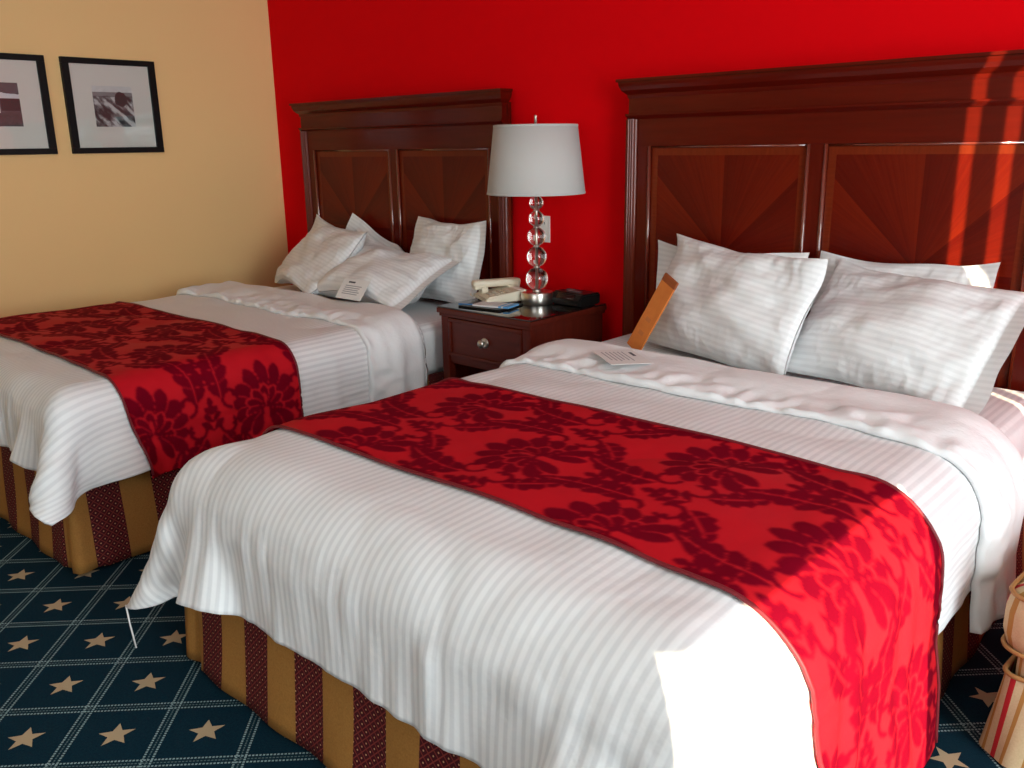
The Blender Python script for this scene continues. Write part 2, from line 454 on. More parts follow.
# unseen coverings added to shape the sun into a low beam and two streaks
M_added_drape = Mat('added_gold_drape', (0.45, 0.30, 0.14), 0.85).m
def added_drape_panel(y0, y1, label, z0=0.02, waves=None):
    n = max(8, int((y1 - y0) / 0.012)); t = np.linspace(0, 1, n); ph = (waves or (y1 - y0) / 0.11) * 2 * math.pi
    X = RX - 0.03 + 0.014 * np.sin(t * ph); Y = y0 + (y1 - y0) * t
    P = np.stack([np.stack([X, Y, np.full(n, z0)], -1), np.stack([X, Y, np.full(n, 2.54)], -1)], 1)
    o = grid_mesh('added_drape_panel', P, M_added_drape)
    md = o.modifiers.new('thick', 'SOLIDIFY'); md.thickness = 0.004
    return tag(o, label, 'curtain')
TA = math.tan(SUN_AZ); GX = RX - 0.03
g1 = -0.08 - (GX - 3.853) * TA; g2 = -0.08 - (GX - 3.964) * TA; hw = 0.021 * TA
eA, eB = -1.26 - (GX - 4.22) * TA, -2.20 - (GX - 4.22) * TA
TE = math.tan(SUN_EL) / math.cos(SUN_AZ)
zs_, zv_ = 0.60 + (GX - 4.13) * TE, 1.535 + (GX - 3.85) * TE       # lower edges of the added blind and valance
added_drape_panel(eA - 0.03, g1 - hw, 'unseen gold drape added to block sun at the middle of the right-hand window')
added_drape_panel(g1 + hw, g2 - hw, 'very narrow unseen strip of drape added to split the sun into two streaks', waves=1)
added_drape_panel(g2 + hw, -0.10, 'unseen gold drape added to block sun next to the red wall')
added_drape_panel(-5.37, eB + 0.0, 'unseen gold drape added at the far window end to keep sun off the bed foot')
sh = empty('added_blind', (RX - 0.056, (eA + eB) / 2, 2.4), 'unseen blind added to cut the sun down to a low opening at the window', 'blind')  # added out of view to keep direct sun off the bed tops
yc = (eA + eB) / 2; hy_ = (eA - eB) / 2 + 0.05
box('added_blind_cloth', -0.002, 0.002, -hy_, hy_, zs_ + 0.02 - 2.4, 0, Mat('added_blind_cloth', (0.6, 0.56, 0.5), 0.9).m, sh)
vl = empty('added_valance', (RX - 0.06, (WY0 + WY1) / 2, zv_), 'unseen gold board added over the window top to end the sun streaks', 'added_valance')  # added out of view so the streaks stop at the headboard crown
box('added_valance_board', -0.05, -0.03, WY0 / 2 - WY1 / 2 - 0.12, WY1 / 2 - WY0 / 2 + 0.10, 0.0, 2.56 - zv_, M_added_drape, vl, 0.004)
box('added_valance_top', -0.05, 0.06, WY0 / 2 - WY1 / 2 - 0.12, WY1 / 2 - WY0 / 2 + 0.10, 2.56 - zv_, 2.575 - zv_, M_added_drape, vl)
box('bottom_bar', -0.008, 0.008, -hy_, hy_, zs_ - 2.4, zs_ + 0.02 - 2.4, M_white, sh)

# ------------------------------------------------------------------ headboards
D = 2.2315
def headboard(dx, label):
    t = empty('headboard', (1.151 + dx, -0.04, 0), label, 'headboard', 'matching panelled headboards')
    ox, oy = -1.151, 0.04                       # local = world(bed one) - origin
    X = lambda v: v + ox
    Y = lambda v: v + oy
    zc, zl, zp = 1.553, 1.414, 1.302
    box('back_board', X(0.345), X(1.908), Y(-0.046), Y(-0.025), 0.02, 1.50, M_woodx, t)
    # crown: cove and fillets, swept with returns at the ends (wider at the top)
    prof = [(0.000, 1.482), (0.010, 1.482), (0.013, 1.490), (0.014, 1.496), (0.022, 1.502), (0.034, 1.512), (0.041, 1.526), (0.044, 1.536), (0.044, 1.541), (0.052, 1.543), (0.052, 1.553), (0.0, 1.553)]
    vs, fs = [], []
    for p, z in prof:
        e = 0.0 if p == 0 else p
        x0, x1 = X(0.358) - e * 0.75, X(1.894) + e * 0.75
        y = Y(-0.070) - e
        vs += [(x0, Y(-0.040), z), (x0, y, z), (x1, y, z), (x1, Y(-0.040), z)]
    for i in range(len(prof) - 1):
        for k in range(3):
            a = i * 4 + k; fs.append((a, a + 1, a + 5, a + 4))
        fs.append((i * 4 + 3, i * 4, i * 4 + 4, i * 4 + 7))
    fs.append((0, 3, 2, 1)); n = (len(prof) - 1) * 4; fs.append((n, n + 1, n + 2, n + 3))
    bm = bmesh.new(); V = [bm.verts.new(v) for v in vs]
    for f in fs: bm.faces.new([V[i] for i in f])
    from_bm('crown_moulding', bm, M_woodx, t)
    box('frieze', X(0.352), X(1.900), Y(-0.078), Y(-0.045), 1.424, 1.484, M_woodx, t, 0.002)
    prism('ledge_moulding', [(Y(-0.045), 1.404), (Y(-0.076), 1.404), (Y(-0.080), 1.408), (Y(-0.088), 1.414), (Y(-0.092), 1.418), (Y(-0.092), 1.424), (Y(-0.045), 1.426)], X(0.346), X(1.906), M_woodx, t)
    box('top_rail', X(0.392), X(1.862), Y(-0.070), Y(-0.045), zp, 1.405, M_woodx, t, 0.001)
    box('bottom_rail', X(0.392), X(1.862), Y(-0.070), Y(-0.045), 0.30, 0.55, M_woodx, t, 0.001)
    for a, b in ((0.392, 0.445), (1.102, 1.156), (1.808, 1.862)):
        box('stile', X(a), X(b), Y(-0.070), Y(-0.045), 0.55, zp, M_wood, t, 0.001)
    for a, b in ((0.342, 0.388), (1.864, 1.910)):
        # reeded pilaster
        pr = []; n = 28; wdt = b - a
        for i in range(n + 1):
            s = i / n; f = 0.0
            if 0.15 < s < 0.85: f = 0.006 * abs(math.sin((s - 0.15) / 0.7 * 3 * math.pi))
            pr.append((X(a) + wdt * s, Y(-0.080) - f))
        vs = [(x, y, 0.02) for x, y in pr] + [(x, y, 1.405) for x, y in pr]; m_ = len(pr)
        vs += [(X(a), Y(-0.04), 0.02), (X(b), Y(-0.04), 0.02), (X(a), Y(-0.04), 1.405), (X(b), Y(-0.04), 1.405)]
        fs = [(i, i + 1, m_ + i + 1, m_ + i) for i in range(m_ - 1)] + [(2 * m_, 0, m_, 2 * m_ + 2), (m_ - 1, 2 * m_ + 1, 2 * m_ + 3, 2 * m_ - 1)]
        pyd('pilaster', vs, fs, M_pil, t, True)
    for a, b, nm in ((0.445, 1.102, 'L'), (1.156, 1.808, 'R')):
        p = box('panel', X(a), X(b), Y(-0.060), Y(-0.044), 0.55, zp, sunburst('sunburst_veneer', X((a + b) / 2), 0.90), t)
        # bead moulding round the panel
        for (x0, x1) in ((a, a), (b, b)):
            tube('bead', [(X(x0) + (0.004 if x0 == a else -0.004), Y(-0.069), 0.55), (X(x0) + (0.004 if x0 == a else -0.004), Y(-0.069), zp)], 0.0075, M_bead, p, 10)
        tube('bead', [(X(a), Y(-0.063), zp - 0.004), (X(b), Y(-0.063), zp - 0.004)], 0.005, M_bead, p, 10)
        # crossband inlay, flush strips
        w_ = 0.026
        box('inlay_band', X(a) + 0.012, X(b) - 0.012, Y(-0.0612), Y(-0.058), zp - 0.010 - w_, zp - 0.010, M_inlay, p)
        box('inlay_band', X(a) + 0.012, X(a) + 0.012 + w_, Y(-0.0612), Y(-0.058), 0.56, zp - 0.010 - w_, M_inlayv, p)
        box('inlay_band', X(b) - 0.012 - w_, X(b) - 0.012, Y(-0.0612), Y(-0.058), 0.56, zp - 0.010 - w_, M_inlayv, p)
    return t
headboard(0, 'dark mahogany headboard behind the bed next to the yellow wall')
headboard(D, 'dark mahogany headboard crossed by two bright streaks of sunlight')

# ------------------------------------------------------------------ beds
BX0, BX1, BYF, BTOP = 0.398, 1.914, -2.11, 0.575
def bed(dx, label):
    cx = (BX0 + BX1) / 2 + dx
    t = empty('bed', (cx, -1.1, 0), label, 'bed', 'queen beds')
    hx = (BX1 - BX0) / 2
    box('box_spring', -hx + 0.02, hx - 0.02, BYF + 1.1 + 0.02, 1.0, 0.12, 0.335, M_plainw, t, 0.02, 3, True)
    # mattress with UVs for the sheet's stripes
    bm = bmesh.new(); bbox_bm(bm, -hx, hx, BYF + 1.1, 1.005, 0.335, BTOP, 0.06, 5)
    uvl = bm.loops.layers.uv.new('UVMap')
    for f in bm.faces:
        for l in f.loops: l[uvl].uv = (l.vert.co.x, l.vert.co.y)
    from_bm('mattress', bm, M_sheet, t, True)
    # bed skirt: hangs from the box spring on three sides, slightly wavy, pleated at the corners
    rs = np.random.RandomState(int(dx * 10) + 3)
    ex = hx - 0.002; ey = BYF + 1.1 + 0.002
    path = [(-ex, 0.95), (-ex, ey), (ex, ey), (ex, 0.95)]
    pts = []; u = 0.0
    for k in range(3):
        a, b = np.array(path[k]), np.array(path[k + 1]); L = np.linalg.norm(b - a); n = int(L / 0.015)
        for i in range(n):
            s = i / n; pts.append((a + (b - a) * s, u + L * s, k, s * L, L))
        u += L
    pts.append((np.array(path[3]), u, 2, 0, 1))
    nrm = [np.array((-1, 0)), np.array((0, -1)), np.array((1, 0))]
    N = len(pts); zs = np.linspace(0.355, 0.012, 12)
    P = np.zeros((N, 12, 3)); UV = np.zeros((N, 12, 2))
    wv = vnoise(N, 12, 40, 2, int(dx * 7) + 5)
    for i, (p, u_, k, s, L) in enumerate(pts):
        nn = nrm[k]
        dc = min(s, L - s) if L > 1 else 0
        if k == 0: dc = L - s
        if k == 2: dc = s
        if dc < 0.05:
            j = 1 if (k == 0 or (k == 1 and s > L / 2)) else -1
            other = nrm[min(max(k + (1 if (k == 0 or (k == 1 and s > L / 2)) else -1), 0), 2)]
            nn = nn * (1 - 0.3 * (1 - dc / 0.05)) + other * (1 - dc / 0.05) * 0.5
        ple = 0.0
        if 0.02 < dc < 0.07: ple = -0.018 * math.sin((dc - 0.02) / 0.05 * math.pi)
        for q, z in enumerate(zs):
            f = (0.355 - z) / 0.343
            off = 0.002 + 0.026 * f + f * (0.007 * wv[i, q] + 0.004 * math.sin(u_ * 26 + dx) + ple)
            P[i, q] = (p[0] + nn[0] * off, p[1] + nn[1] * off, z); UV[i, q] = (u_ + 0.055 - (ex - 0.0) * 0, z)
    sk = grid_mesh('bed_skirt', P, M_skirt, t, UV)
    md = sk.modifiers.new('thick', 'SOLIDIFY'); md.thickness = 0.003; md.offset = 1
    tag(sk, 'gold and burgundy striped bed skirt')
    return t
bed(0, 'queen bed with white duvet standing against the yellow wall')
bed(D + 0.015, 'queen bed with white duvet nearest the camera')

# ------------------------------------------------------------------ duvets, fold-back bands and runners
def damask(U, V):
    """two-tone damask: palmettes and curling acanthus leaves in half-drop repeat"""
    PU, PV = 0.36, 0.42
    out = np.zeros(U.shape, bool)
    def local(x, y, px, py, an):
        dx, dy = x - px, y - py; c, s = math.cos(an), math.sin(an)
        return dx * c + dy * s, -dx * s + dy * c
    def petal(x, y, px, py, an, ln, wd):
        p, q = local(x, y, px, py, an); p = p / ln; pc = np.clip(p, 0, 1)
        return (p > 0) & (p < 1) & (np.abs(q) < wd * np.sin(np.pi * pc ** 1.5) ** 0.6)
    def palmette(x, y):
        m = np.zeros(x.shape, bool); r = np.hypot(x + 0.05, y); th = np.arctan2(y, x + 0.05)
        for k in range(-4, 5):                                     # outer fan, each lobe outlined by a gap
            a = k * R(25); L = 0.155 - 0.008 * abs(k)
            pt = petal(x, y, -0.05 + 0.03 * math.cos(a), 0.03 * math.sin(a), a, L - 0.03, 0.026)
            rim = petal(x, y, -0.05 + 0.03 * math.cos(a), 0.03 * math.sin(a), a, L - 0.024, 0.0295)
            m = (m & ~rim) | pt
        for k in range(-3, 4):                                     # inner flower
            a = k * R(34); pt = petal(x, y, -0.05, 0, a, 0.075, 0.016); rim = petal(x, y, -0.05, 0, a, 0.082, 0.0205)
            m = (m & ~rim) | pt
        m &= ~(petal(x, y, -0.05, 0, 0, 0.05, 0.006))
        for sg in (-1, 1):                                         # lower collar leaves
            for a, L, w in ((125, 0.12, 0.024), (155, 0.10, 0.02)):
                pt = petal(x, y, -0.06, sg * 0.012, sg * R(a), L, w); rim = petal(x, y, -0.06, sg * 0.012, sg * R(a), L + 0.006, w + 0.004)
                m = (m & ~rim) | pt
        return m
    def acanthus(x, y, px, py, an, ln, wd, bend):
        p, q = local(x, y, px, py, an); q = q - bend * (p / ln) ** 2 * ln; s = p / ln; sp = np.clip(s, 0, 1)
        w = wd * np.sin(np.pi * sp ** 0.8) ** 0.75; ph = sp * 5.0 - np.abs(q) / ln * 1.6
        w = w * (0.78 + 0.30 * np.abs(np.sin(np.pi * ph)))
        m = (s > 0) & (s < 1) & (np.abs(q) < w)
        m &= ~((np.abs(q) < 0.0026) & (s < 0.9))
        m &= ~((np.abs((ph - np.floor(ph)) - 0.0) < 0.055) & (np.abs(q) > 0.006) & (np.abs(q) < w * 0.85))
        # scroll at the foot
        sg = np.sign(bend); cx, cy = -0.012, sg * 0.032
        P, Q = local(x, y, px, py, an); rr = np.hypot(P - cx, Q - cy); aa = np.arctan2(Q - cy, P - cx) * sg
        m |= (np.abs(rr - 0.028) < 0.006) & (aa < 1.9); m |= np.hypot(P - cx - 0.012, Q - cy - sg * 0.02) < 0.011
        return m
    def sprig(x, y, px, py, an):
        m = np.zeros(x.shape, bool)
        for k, (d, L) in enumerate(((0.0, 0.05), (0.03, 0.045), (0.058, 0.035))):
            for sg in (-1, 1): m |= petal(x, y, px + d * math.cos(an), py + d * math.sin(an), an + sg * R(42), L, 0.011)
        return m | petal(x, y, px + 0.07 * math.cos(an), py + 0.07 * math.sin(an), an, 0.045, 0.011)
    i0, i1 = int(np.floor(-U.max() / PU)) - 1, int(np.ceil(-U.min() / PU)) + 1
    for i in range(i0, i1 + 1):
        for j in range(-2, 4):
            du, dv = -i * PU, (j + (0.5 if i % 2 else 0)) * PV
            mu = (np.abs(U - du) < 0.42) & (np.abs(V - dv) < 0.30)
            if not mu.any(): continue
            x, y = -(U[mu] - du), V[mu] - dv
            o = palmette(x, y)
            for sg in (-1, 1):
                o |= acanthus(x, y, -0.345, sg * 0.045, sg * R(-6), 0.215, 0.046, sg * 0.34)
                o |= acanthus(x, y, 0.255, sg * 0.035, sg * R(150), 0.15, 0.036, -sg * 0.30)
            o |= sprig(x, y, 0.27, 0, 0) | sprig(x, y, -0.30, 0, 0)
            out[mu] |= o
    return out

def densify(P, k):
    return cubic_up(cubic_up(P, (P.shape[0] - 1) * k + 1, 0), (P.shape[1] - 1) * k + 1, 1)

def sample(P, si, ti):
    """bilinear sample of grid P at fractional indices (1d si x 1d ti)"""
    i = np.clip(np.floor(si).astype(int), 0, P.shape[0] - 2); j = np.clip(np.floor(ti).astype(int), 0, P.shape[1] - 2)
    a = (si - i)[:, None, None]; b = (ti - j)[None, :, None]
    return (P[i][:, j] * (1 - a) * (1 - b) + P[i + 1][:, j] * a * (1 - b) + P[i][:, j + 1] * (1 - a) * b + P[i + 1][:, j + 1] * a * b)

def strip_on(P, x_len, y_len, s0, s1, t0, t1, ns, nt, off, seed, wave=0.006):
    """strip following cloth P between cloth coordinates (metres from P[0,0]); beyond the hem it hangs straight down"""
    nx, ny = P.shape[:2]; hx = x_len / (nx - 1); hy = y_len / (ny - 1)
    ss = np.linspace(s0, s1, ns); tt = np.linspace(t0, t1, nt)
    N = normals(P); N = N * np.sign(N[nx // 2, ny // 2, 2])
    for _ in range(6):
        N[1:-1] = (N[:-2] + N[1:-1] + N[2:]) / 3; N[:, 1:-1] = (N[:, :-2] + N[:, 1:-1] + N[:, 2:]) / 3
    N /= np.linalg.norm(N, axis=2, keepdims=True)
    sc_ = np.clip(ss, 0.01, x_len - 0.01); Q = sample(P, sc_ / hx, tt / hy); NN = sample(N, sc_ / hx, tt / hy)
    NN /= np.linalg.norm(NN, axis=2, keepdims=True)
    Q = Q + NN * off
    wv = vnoise(ns, nt, 10, 5, seed)
    for k, s in enumerate(ss):
        ex = max(s - (x_len - 0.01), 0.01 - s, 0)
        if ex > 0:
            Q[k, :, 2] -= ex * 0.985
            sg = 1 if s > x_len / 2 else -1
            Q[k, :, 0] += sg * (0.10 * ex + wave * min(ex / 0.1, 1) * wv[k])
    return Q, ss, tt, NN

def duvet_set(dx, seed, names, run, run_s, kb, wd, y1, tip):
    cx = (BX0 + BX1) / 2 + dx; hx = (BX1 - BX0) / 2
    x0 = cx - wd / 2; y0 = -0.60
    P = drape(x0, x0 + wd, y0, y1, 0.03, (cx - hx - 0.020, cx + hx + 0.020, BYF - 0.022, 0.6), BTOP + 0.026, 0.10 if dx == 0 else 0.15, seed, kb=kb, wall=0.03)
    P = densify(P, 3); nx, ny = P.shape[:2]
    P[..., 2] = np.where(P[..., 2] < tip, tip - (tip - P[..., 2]) * 0.5, P[..., 2])       # corner tips fold under
    for _ in range(2):
        P[1:-1] = (P[:-2] + 2 * P[1:-1] + P[2:]) / 4; P[:, 1:-1] = (P[:, :-2] + 2 * P[:, 1:-1] + P[:, 2:]) / 4
    N = normals(P); N *= np.sign(N[nx // 2, ny // 2, 2])
    for _ in range(8):
        N[1:-1] = (N[:-2] + N[1:-1] + N[2:]) / 3; N[:, 1:-1] = (N[:, :-2] + N[:, 1:-1] + N[:, 2:]) / 3
    hang = np.clip((0.56 - P[..., 2]) / 0.12, 0, 1)
    # creases: vertical on the drops, broad and soft on the top
    foot = np.clip((np.linspace(y0, y1, ny)[None, :] - BYF) / -0.06, 0, 1) * np.ones((nx, 1))
    cr = 0.009 + 0.009 * vnoise(nx, ny, 46, 3, seed + 1) * foot + 0.006 * vnoise(nx, ny, 3, 40, seed + 2) * (1 - foot)
    cr += 0.003 * vnoise(nx, ny, 90, 9, seed + 5)
    soft = 0.010 * vnoise(nx, ny, 7, 6, seed + 3) + 0.004 * vnoise(nx, ny, 16, 14, seed + 4)
    P = P + N * (cr * hang + np.abs(soft) * (1 - hang) + 0.004)[..., None]
    U, V = np.meshgrid(np.linspace(0, wd, nx), np.linspace(0, y0 - y1, ny), indexing='ij')
    t = empty('duvet', (cx, -1.4, BTOP), names[0], 'duvet', 'white striped duvets')
    org = np.array([cx, -1.4, BTOP])
    o = grid_mesh('duvet_cover', P - org, M_duvet, t, np.stack([U, V], -1), flip=True)
    md = o.modifiers.new('thick', 'SOLIDIFY'); md.thickness = 0.012; md.offset = -1
    # folded-back head end: a thick plain band that rolls over at the head end and stops in a hem
    nt_ = 46; tt = np.linspace(0, 1, nt_)
    prof_t = 0.02 + 0.30 * tt
    Q, ss, ts, NN = strip_on(P, wd, y0 - y1, -0.01, wd + 0.10, 0.015, 0.31, 200, nt_, 0.0, seed + 9)
    th = 0.034 * np.minimum(1, np.sqrt(np.clip(tt / 0.12, 0, 1))) * (0.55 + 0.45 * np.clip((1 - tt) / 0.5, 0, 1)) * np.clip((1 - tt) / 0.02, 0.08, 1)
    lump = 1 + 0.28 * vnoise(200, nt_, 14, 4, seed + 11) + 0.5 * vnoise(200, nt_, 70, 8, seed + 12) * np.clip((tt - 0.5) / 0.5, 0, 1)[None]
    wob = 0.012 * vnoise(200, nt_, 9, 1, seed + 13) + 0.004 * vnoise(200, nt_, 40, 1, seed + 14)
    Q = Q + NN * (0.0015 + th[None] * lump)[..., None]
    Q[..., 1] += wob * np.clip((tt - 0.5) / 0.5, 0, 1)[None]
    # roll under at the head end
    Uq, Vq = np.meshgrid(ss, ts, indexing='ij')
    ro = np.stack([Q[:, 0] + np.array([0, 0.016, -0.012]), Q[:, 0] + np.array([0, 0.006, -0.032])], 1)
    Q2 = np.concatenate([ro[:, ::-1], Q], 1)
    UVb = np.concatenate([np.stack([Uq[:, :1]] * 2, 2).reshape(200, 2, 1), Uq[..., None]], 1)
    UVb = np.concatenate([UVb, np.zeros_like(UVb)], 2)
    b = grid_mesh('folded_edge', Q2 - org, M_plainw, t, UVb, flip=True)
    md = b.modifiers.new('thick', 'SOLIDIFY'); md.thickness = 0.006; md.offset = -1
    tag(b, 'plain white fold turned back below the pillows')
    # runner
    a, bb = run; ns, ntr = 520, 150
    Q, ss, ts, NN = strip_on(P, wd, y0 - y1, run_s[0], run_s[1], y0 - a, y0 - bb, ns, ntr, 0.009, seed + 21, 0.010)
    Us, Vs = np.meshgrid(ss, ts - ts[0], indexing='ij')
    pat = damask(Us + 0.17 * seed, Vs + 0.06).astype(float)
    pat[1:-1, 1:-1] = (pat[1:-1, 1:-1] * 2 + pat[:-2, 1:-1] + pat[2:, 1:-1] + pat[1:-1, :-2] + pat[1:-1, 2:]) / 6
    rt_ = empty('bed_runner', (cx, (a + bb) / 2, BTOP + 0.03), names[1], 'bed runner', 'red damask bed runners')
    org = np.array([cx, (a + bb) / 2, BTOP + 0.03])
    o = grid_mesh('runner_cloth', Q - org, M_runner, rt_, np.stack([Us, Vs], -1), pat, flip=True)
    md = o.modifiers.new('thick', 'SOLIDIFY'); md.thickness = 0.004; md.offset = -1
    for j in (0, -1):
        tube('piping', [tuple(q) for q in (Q[::4, j] + NN[::4, j] * 0.001 - org)], 0.0042, M_pipe, rt_, 6)
    return P

P1 = duvet_set(0, 4, ('white striped duvet on the bed against the yellow wall', 'red damask runner across the bed by the yellow wall'), (-1.235, -1.87), (0.01, 2.03), 0.22, 2.00, -2.285, 0.31)
P2 = duvet_set(D + 0.03, 7, ('white striped duvet on the bed nearest the camera', 'red damask runner across the nearest bed, sunlit where it hangs down'), (-1.20, -1.80), (0.01, 2.26), 0.22, 2.02, -2.325, 0.25)
# loose white tie hanging from the near duvet's corner
k = P2[:25, -25:].reshape(-1, 3); c = k[np.argmin(k[:, 2])]
tie = tube('duvet_tie', [(c[0], c[1], c[2] + 0.004), (c[0] + 0.004, c[1] + 0.002, c[2] - 0.05), (c[0] + 0.012, c[1] + 0.006, max(0.02, c[2] - 0.12))], 0.0022, M_white)
dv = [o for o in COL.objects if o.name.startswith('duvet') and o.type == 'EMPTY'][-1]
tie.parent = dv; tie.matrix_parent_inverse = Matrix.Translation(-Vector(dv.location))

# ------------------------------------------------------------------ pillows
def pillow_shape(L, H, seed, T, flap, crush):
    """front and back sheets of a filled pillowcase; flap = width of the flat open end at +x"""
    nx, ny = 97, 65
    u, v = np.meshgrid(np.linspace(-1, 1, nx), np.linspace(-1, 1, ny), indexing='ij')
    k = 2 * flap / L                                   # filling ends before the open end
    ub = np.clip((u + k / 2) / (1 - k / 2), -1.0, 1.0)
    def sheet(sd, sg):
        fat = np.clip(1 - np.abs(ub) ** 2.4, 0, 1) ** 0.55 * np.clip(1 - np.abs(v) ** 2.2, 0, 1) ** 0.55
        fat *= 1 - 0.10 * v + 0.16 * vnoise(nx, ny, 3, 3, sd + 1)
        rid2 = 1 - np.abs(vnoise(nx, ny, 26, 9, sd + 3))
        edge = np.clip(1.15 - fat, 0, 1)
        wr = crush * (0.011 * vnoise(nx, ny, 5, 5, sd + 6) + 0.005 * vnoise(nx, ny, 9, 13, sd + 2) + 0.004 * (rid2 ** 2 - 0.4) * edge) * np.clip(fat * 2, 0, 1)
        puck = 0.006 * vnoise(nx, ny, 34, 3, sd + 4) * np.clip(np.abs(v) - 0.72, 0, 1) * 3.2 + 0.006 * vnoise(nx, ny, 3, 26, sd + 5) * np.clip(np.abs(ub) - 0.78, 0, 1) * 4
        return sg * (T * fat + wr + puck * np.clip(fat * 2, 0, 1) + 0.0015)
    pinch_x = 1 - 0.055 * (1 - v ** 2) * np.abs(u) ** 3 * (u < 0) - 0.03 * (1 - v ** 2) * np.abs(u) ** 3 * (u > 0)
    pinch_y = 1 - 0.11 * (1 - np.clip(np.abs(u), 0, 1) ** 2) * np.abs(v) ** 3
    wob = 0.006 * vnoise(nx, ny, 7, 6, seed + 9)
    X = L / 2 * u * pinch_x + wob; Y = H / 2 * v * pinch_y + 0.006 * vnoise(nx, ny, 6, 5, seed + 10) * np.abs(v)
    bend = 0.075 * vnoise(nx, ny, 2, 1, seed + 11) * np.abs(v) ** 2 + 0.03 * vnoise(nx, ny, 3, 2, seed + 12) * np.abs(ub) ** 3
    F = np.stack([X, Y, sheet(seed + 20, 1) + bend], -1); B = np.stack([X, Y, sheet(seed + 40, -1) + bend], -1)
    return F, B

def pillow(c, yaw, tilt, roll, L, H, seed, label, flap=0.08, mirror=False, T=0.085, crush=1.4, back=-0.095, floor_z=None):
    F, B = pillow_shape(L, H, seed, T, flap, crush)
    yaw, tilt, roll = R(yaw), R(tilt), R(roll)
    u = np.array([math.cos(yaw), math.sin(yaw), 0]); bk = np.array([-math.sin(yaw), math.cos(yaw), 0])
    v = math.cos(tilt) * np.array([0, 0, 1.0]) + math.sin(tilt) * bk
    u, v = math.cos(roll) * u + math.sin(roll) * v, -math.sin(roll) * u + math.cos(roll) * v
    n = np.cross(u, v); c = np.array(c, float); fz = (BTOP + 0.006) if floor_z is None else floor_z
    t = empty('pillow', tuple(c), label, 'pillow', 'white striped pillows at the headboards')
    nx, ny = F.shape[:2]
    U, V = np.meshgrid(np.linspace(0, L, nx), np.linspace(0, H, ny), indexing='ij')
    allv, allf, alluv = [], [], []
    for k, A in enumerate((F, B)):
        UV = np.stack([U, V], -1)
        sgn = -1 if mirror else 1
        W = c + A[..., :1] * sgn * u + A[..., 1:2] * v + A[..., 2:] * n
        z = W[..., 2]; W[..., 2] = np.where(z < fz + 0.04, fz + 0.04 * np.exp((np.minimum(z, fz + 0.04) - fz - 0.04) / 0.04), z)
        y = W[..., 1]; lim = back - 0.03; W[..., 1] = np.where(y > lim, back - 0.03 * np.exp(-(np.maximum(y, lim) - lim) / 0.03), y)
        mx, my = W.shape[:2]; base = sum(len(a) for a in allv)
        idx = np.arange(mx * my).reshape(mx, my) + base
        q = np.stack([idx[:-1, :-1], idx[1:, :-1], idx[1:, 1:], idx[:-1, 1:]], -1).reshape(-1, 4)
        if (k == 1) != mirror: q = q[:, ::-1]
        allv.append((W - c).reshape(-1, 3)); allf += q.tolist(); alluv.append(UV.reshape(-1, 2))
    o = pyd('pillowcase', np.concatenate(allv), allf, M_pillow, t, True, np.concatenate(alluv))
    bm = bmesh.new(); bm.from_mesh(o.data); bmesh.ops.remove_doubles(bm, verts=bm.verts[:], dist=0.0004); bm.to_mesh(o.data); bm.free()
    o.data.polygons.foreach_set('use_smooth', [True] * len(o.data.polygons))
    return t

pillow((3.10, -0.185, 0.740), -4, 10, 1, 0.60, 0.42, 21, 'pillow mostly hidden behind the one with the orange card', mirror=True, T=0.055)
pillow((3.695, -0.185, 0.750), -4, 12, 1, 0.57, 0.42, 22, 'rear pillow on the nearest bed, crossed by a bright patch of sun', T=0.055)
pillow((3.215, -0.385, 0.768), -15, 28, -3, 0.70, 0.44, 23, 'plump pillow propped upright beside the orange card', flap=0.0)
pillow((3.80, -0.375, 0.757), -13, 43, -1, 0.68, 0.46, 24, 'front pillow with flat open end nearest the sunlit side', flap=0.06)
pillow((1.025, -0.18, 0.668), -3, 10, -19, 0.62, 0.46, 25, 'rear pillow with a corner sticking up near the headboard centre', mirror=True, T=0.055)
pillow((1.63, -0.205, 0.780), -10, 18, 1, 0.57, 0.42, 26, 'rear pillow next to the beige telephone', flap=0.05, T=0.065, crush=1.4)
pillow((0.865, -0.375, 0.750), -15, 48, -2, 0.69, 0.44, 27, 'front pillow closest to the yellow wall', flap=0.0)
pillow((1.43, -0.405, 0.722), 3, 62, -5, 0.72, 0.45, 28, 'front pillow lying low with a paper card resting on it', flap=0.06, T=0.095)

# ------------------------------------------------------------------ nightstand
NX0, NX1, NYF, NT = 1.985, 2.515, -0.595, 0.668
ns = empty('nightstand', ((NX0 + NX1) / 2, NYF / 2, 0), 'dark mahogany nightstand with one drawer between the two beds', 'nightstand')
nx_, ny_ = (NX0 + NX1) / 2, NYF / 2
def NB(name, x0, x1, y0, y1, z0, z1, mat, parent=ns, bev=0.0):
    return box(name, x0 - nx_, x1 - nx_, y0 - ny_, y1 - ny_, z0, z1, mat, parent, bev)
M_ns = wood('nightstand_wood', (0.04, 0.005, 0.003), (0.12, 0.014, 0.007), along='x')
M_nsv = wood('nightstand_wood_upright', (0.04, 0.005, 0.003), (0.12, 0.014, 0.007), along='z')
NB('top', NX0, NX1, NYF, -0.11, 0.640, 0.662, M_ns, bev=0.004)
NB('glass_top', NX0 + 0.003, NX1 - 0.003, NYF + 0.003, -0.113, 0.6625, NT, Mat('black_glass', (0.010, 0.006, 0.006), 0.03, spec=1.0).m, bev=0.001)
NB('cornice', NX0 + 0.008, NX1 - 0.008, NYF + 0.008, -0.11, 0.626, 0.640, M_ns, bev=0.003)
for a, b in ((NX0 + 0.016, NX0 + 0.038), (NX1 - 0.038, NX1 - 0.016)): NB('side_panel', a, b, NYF + 0.018, -0.12, 0.05, 0.626, M_nsv)
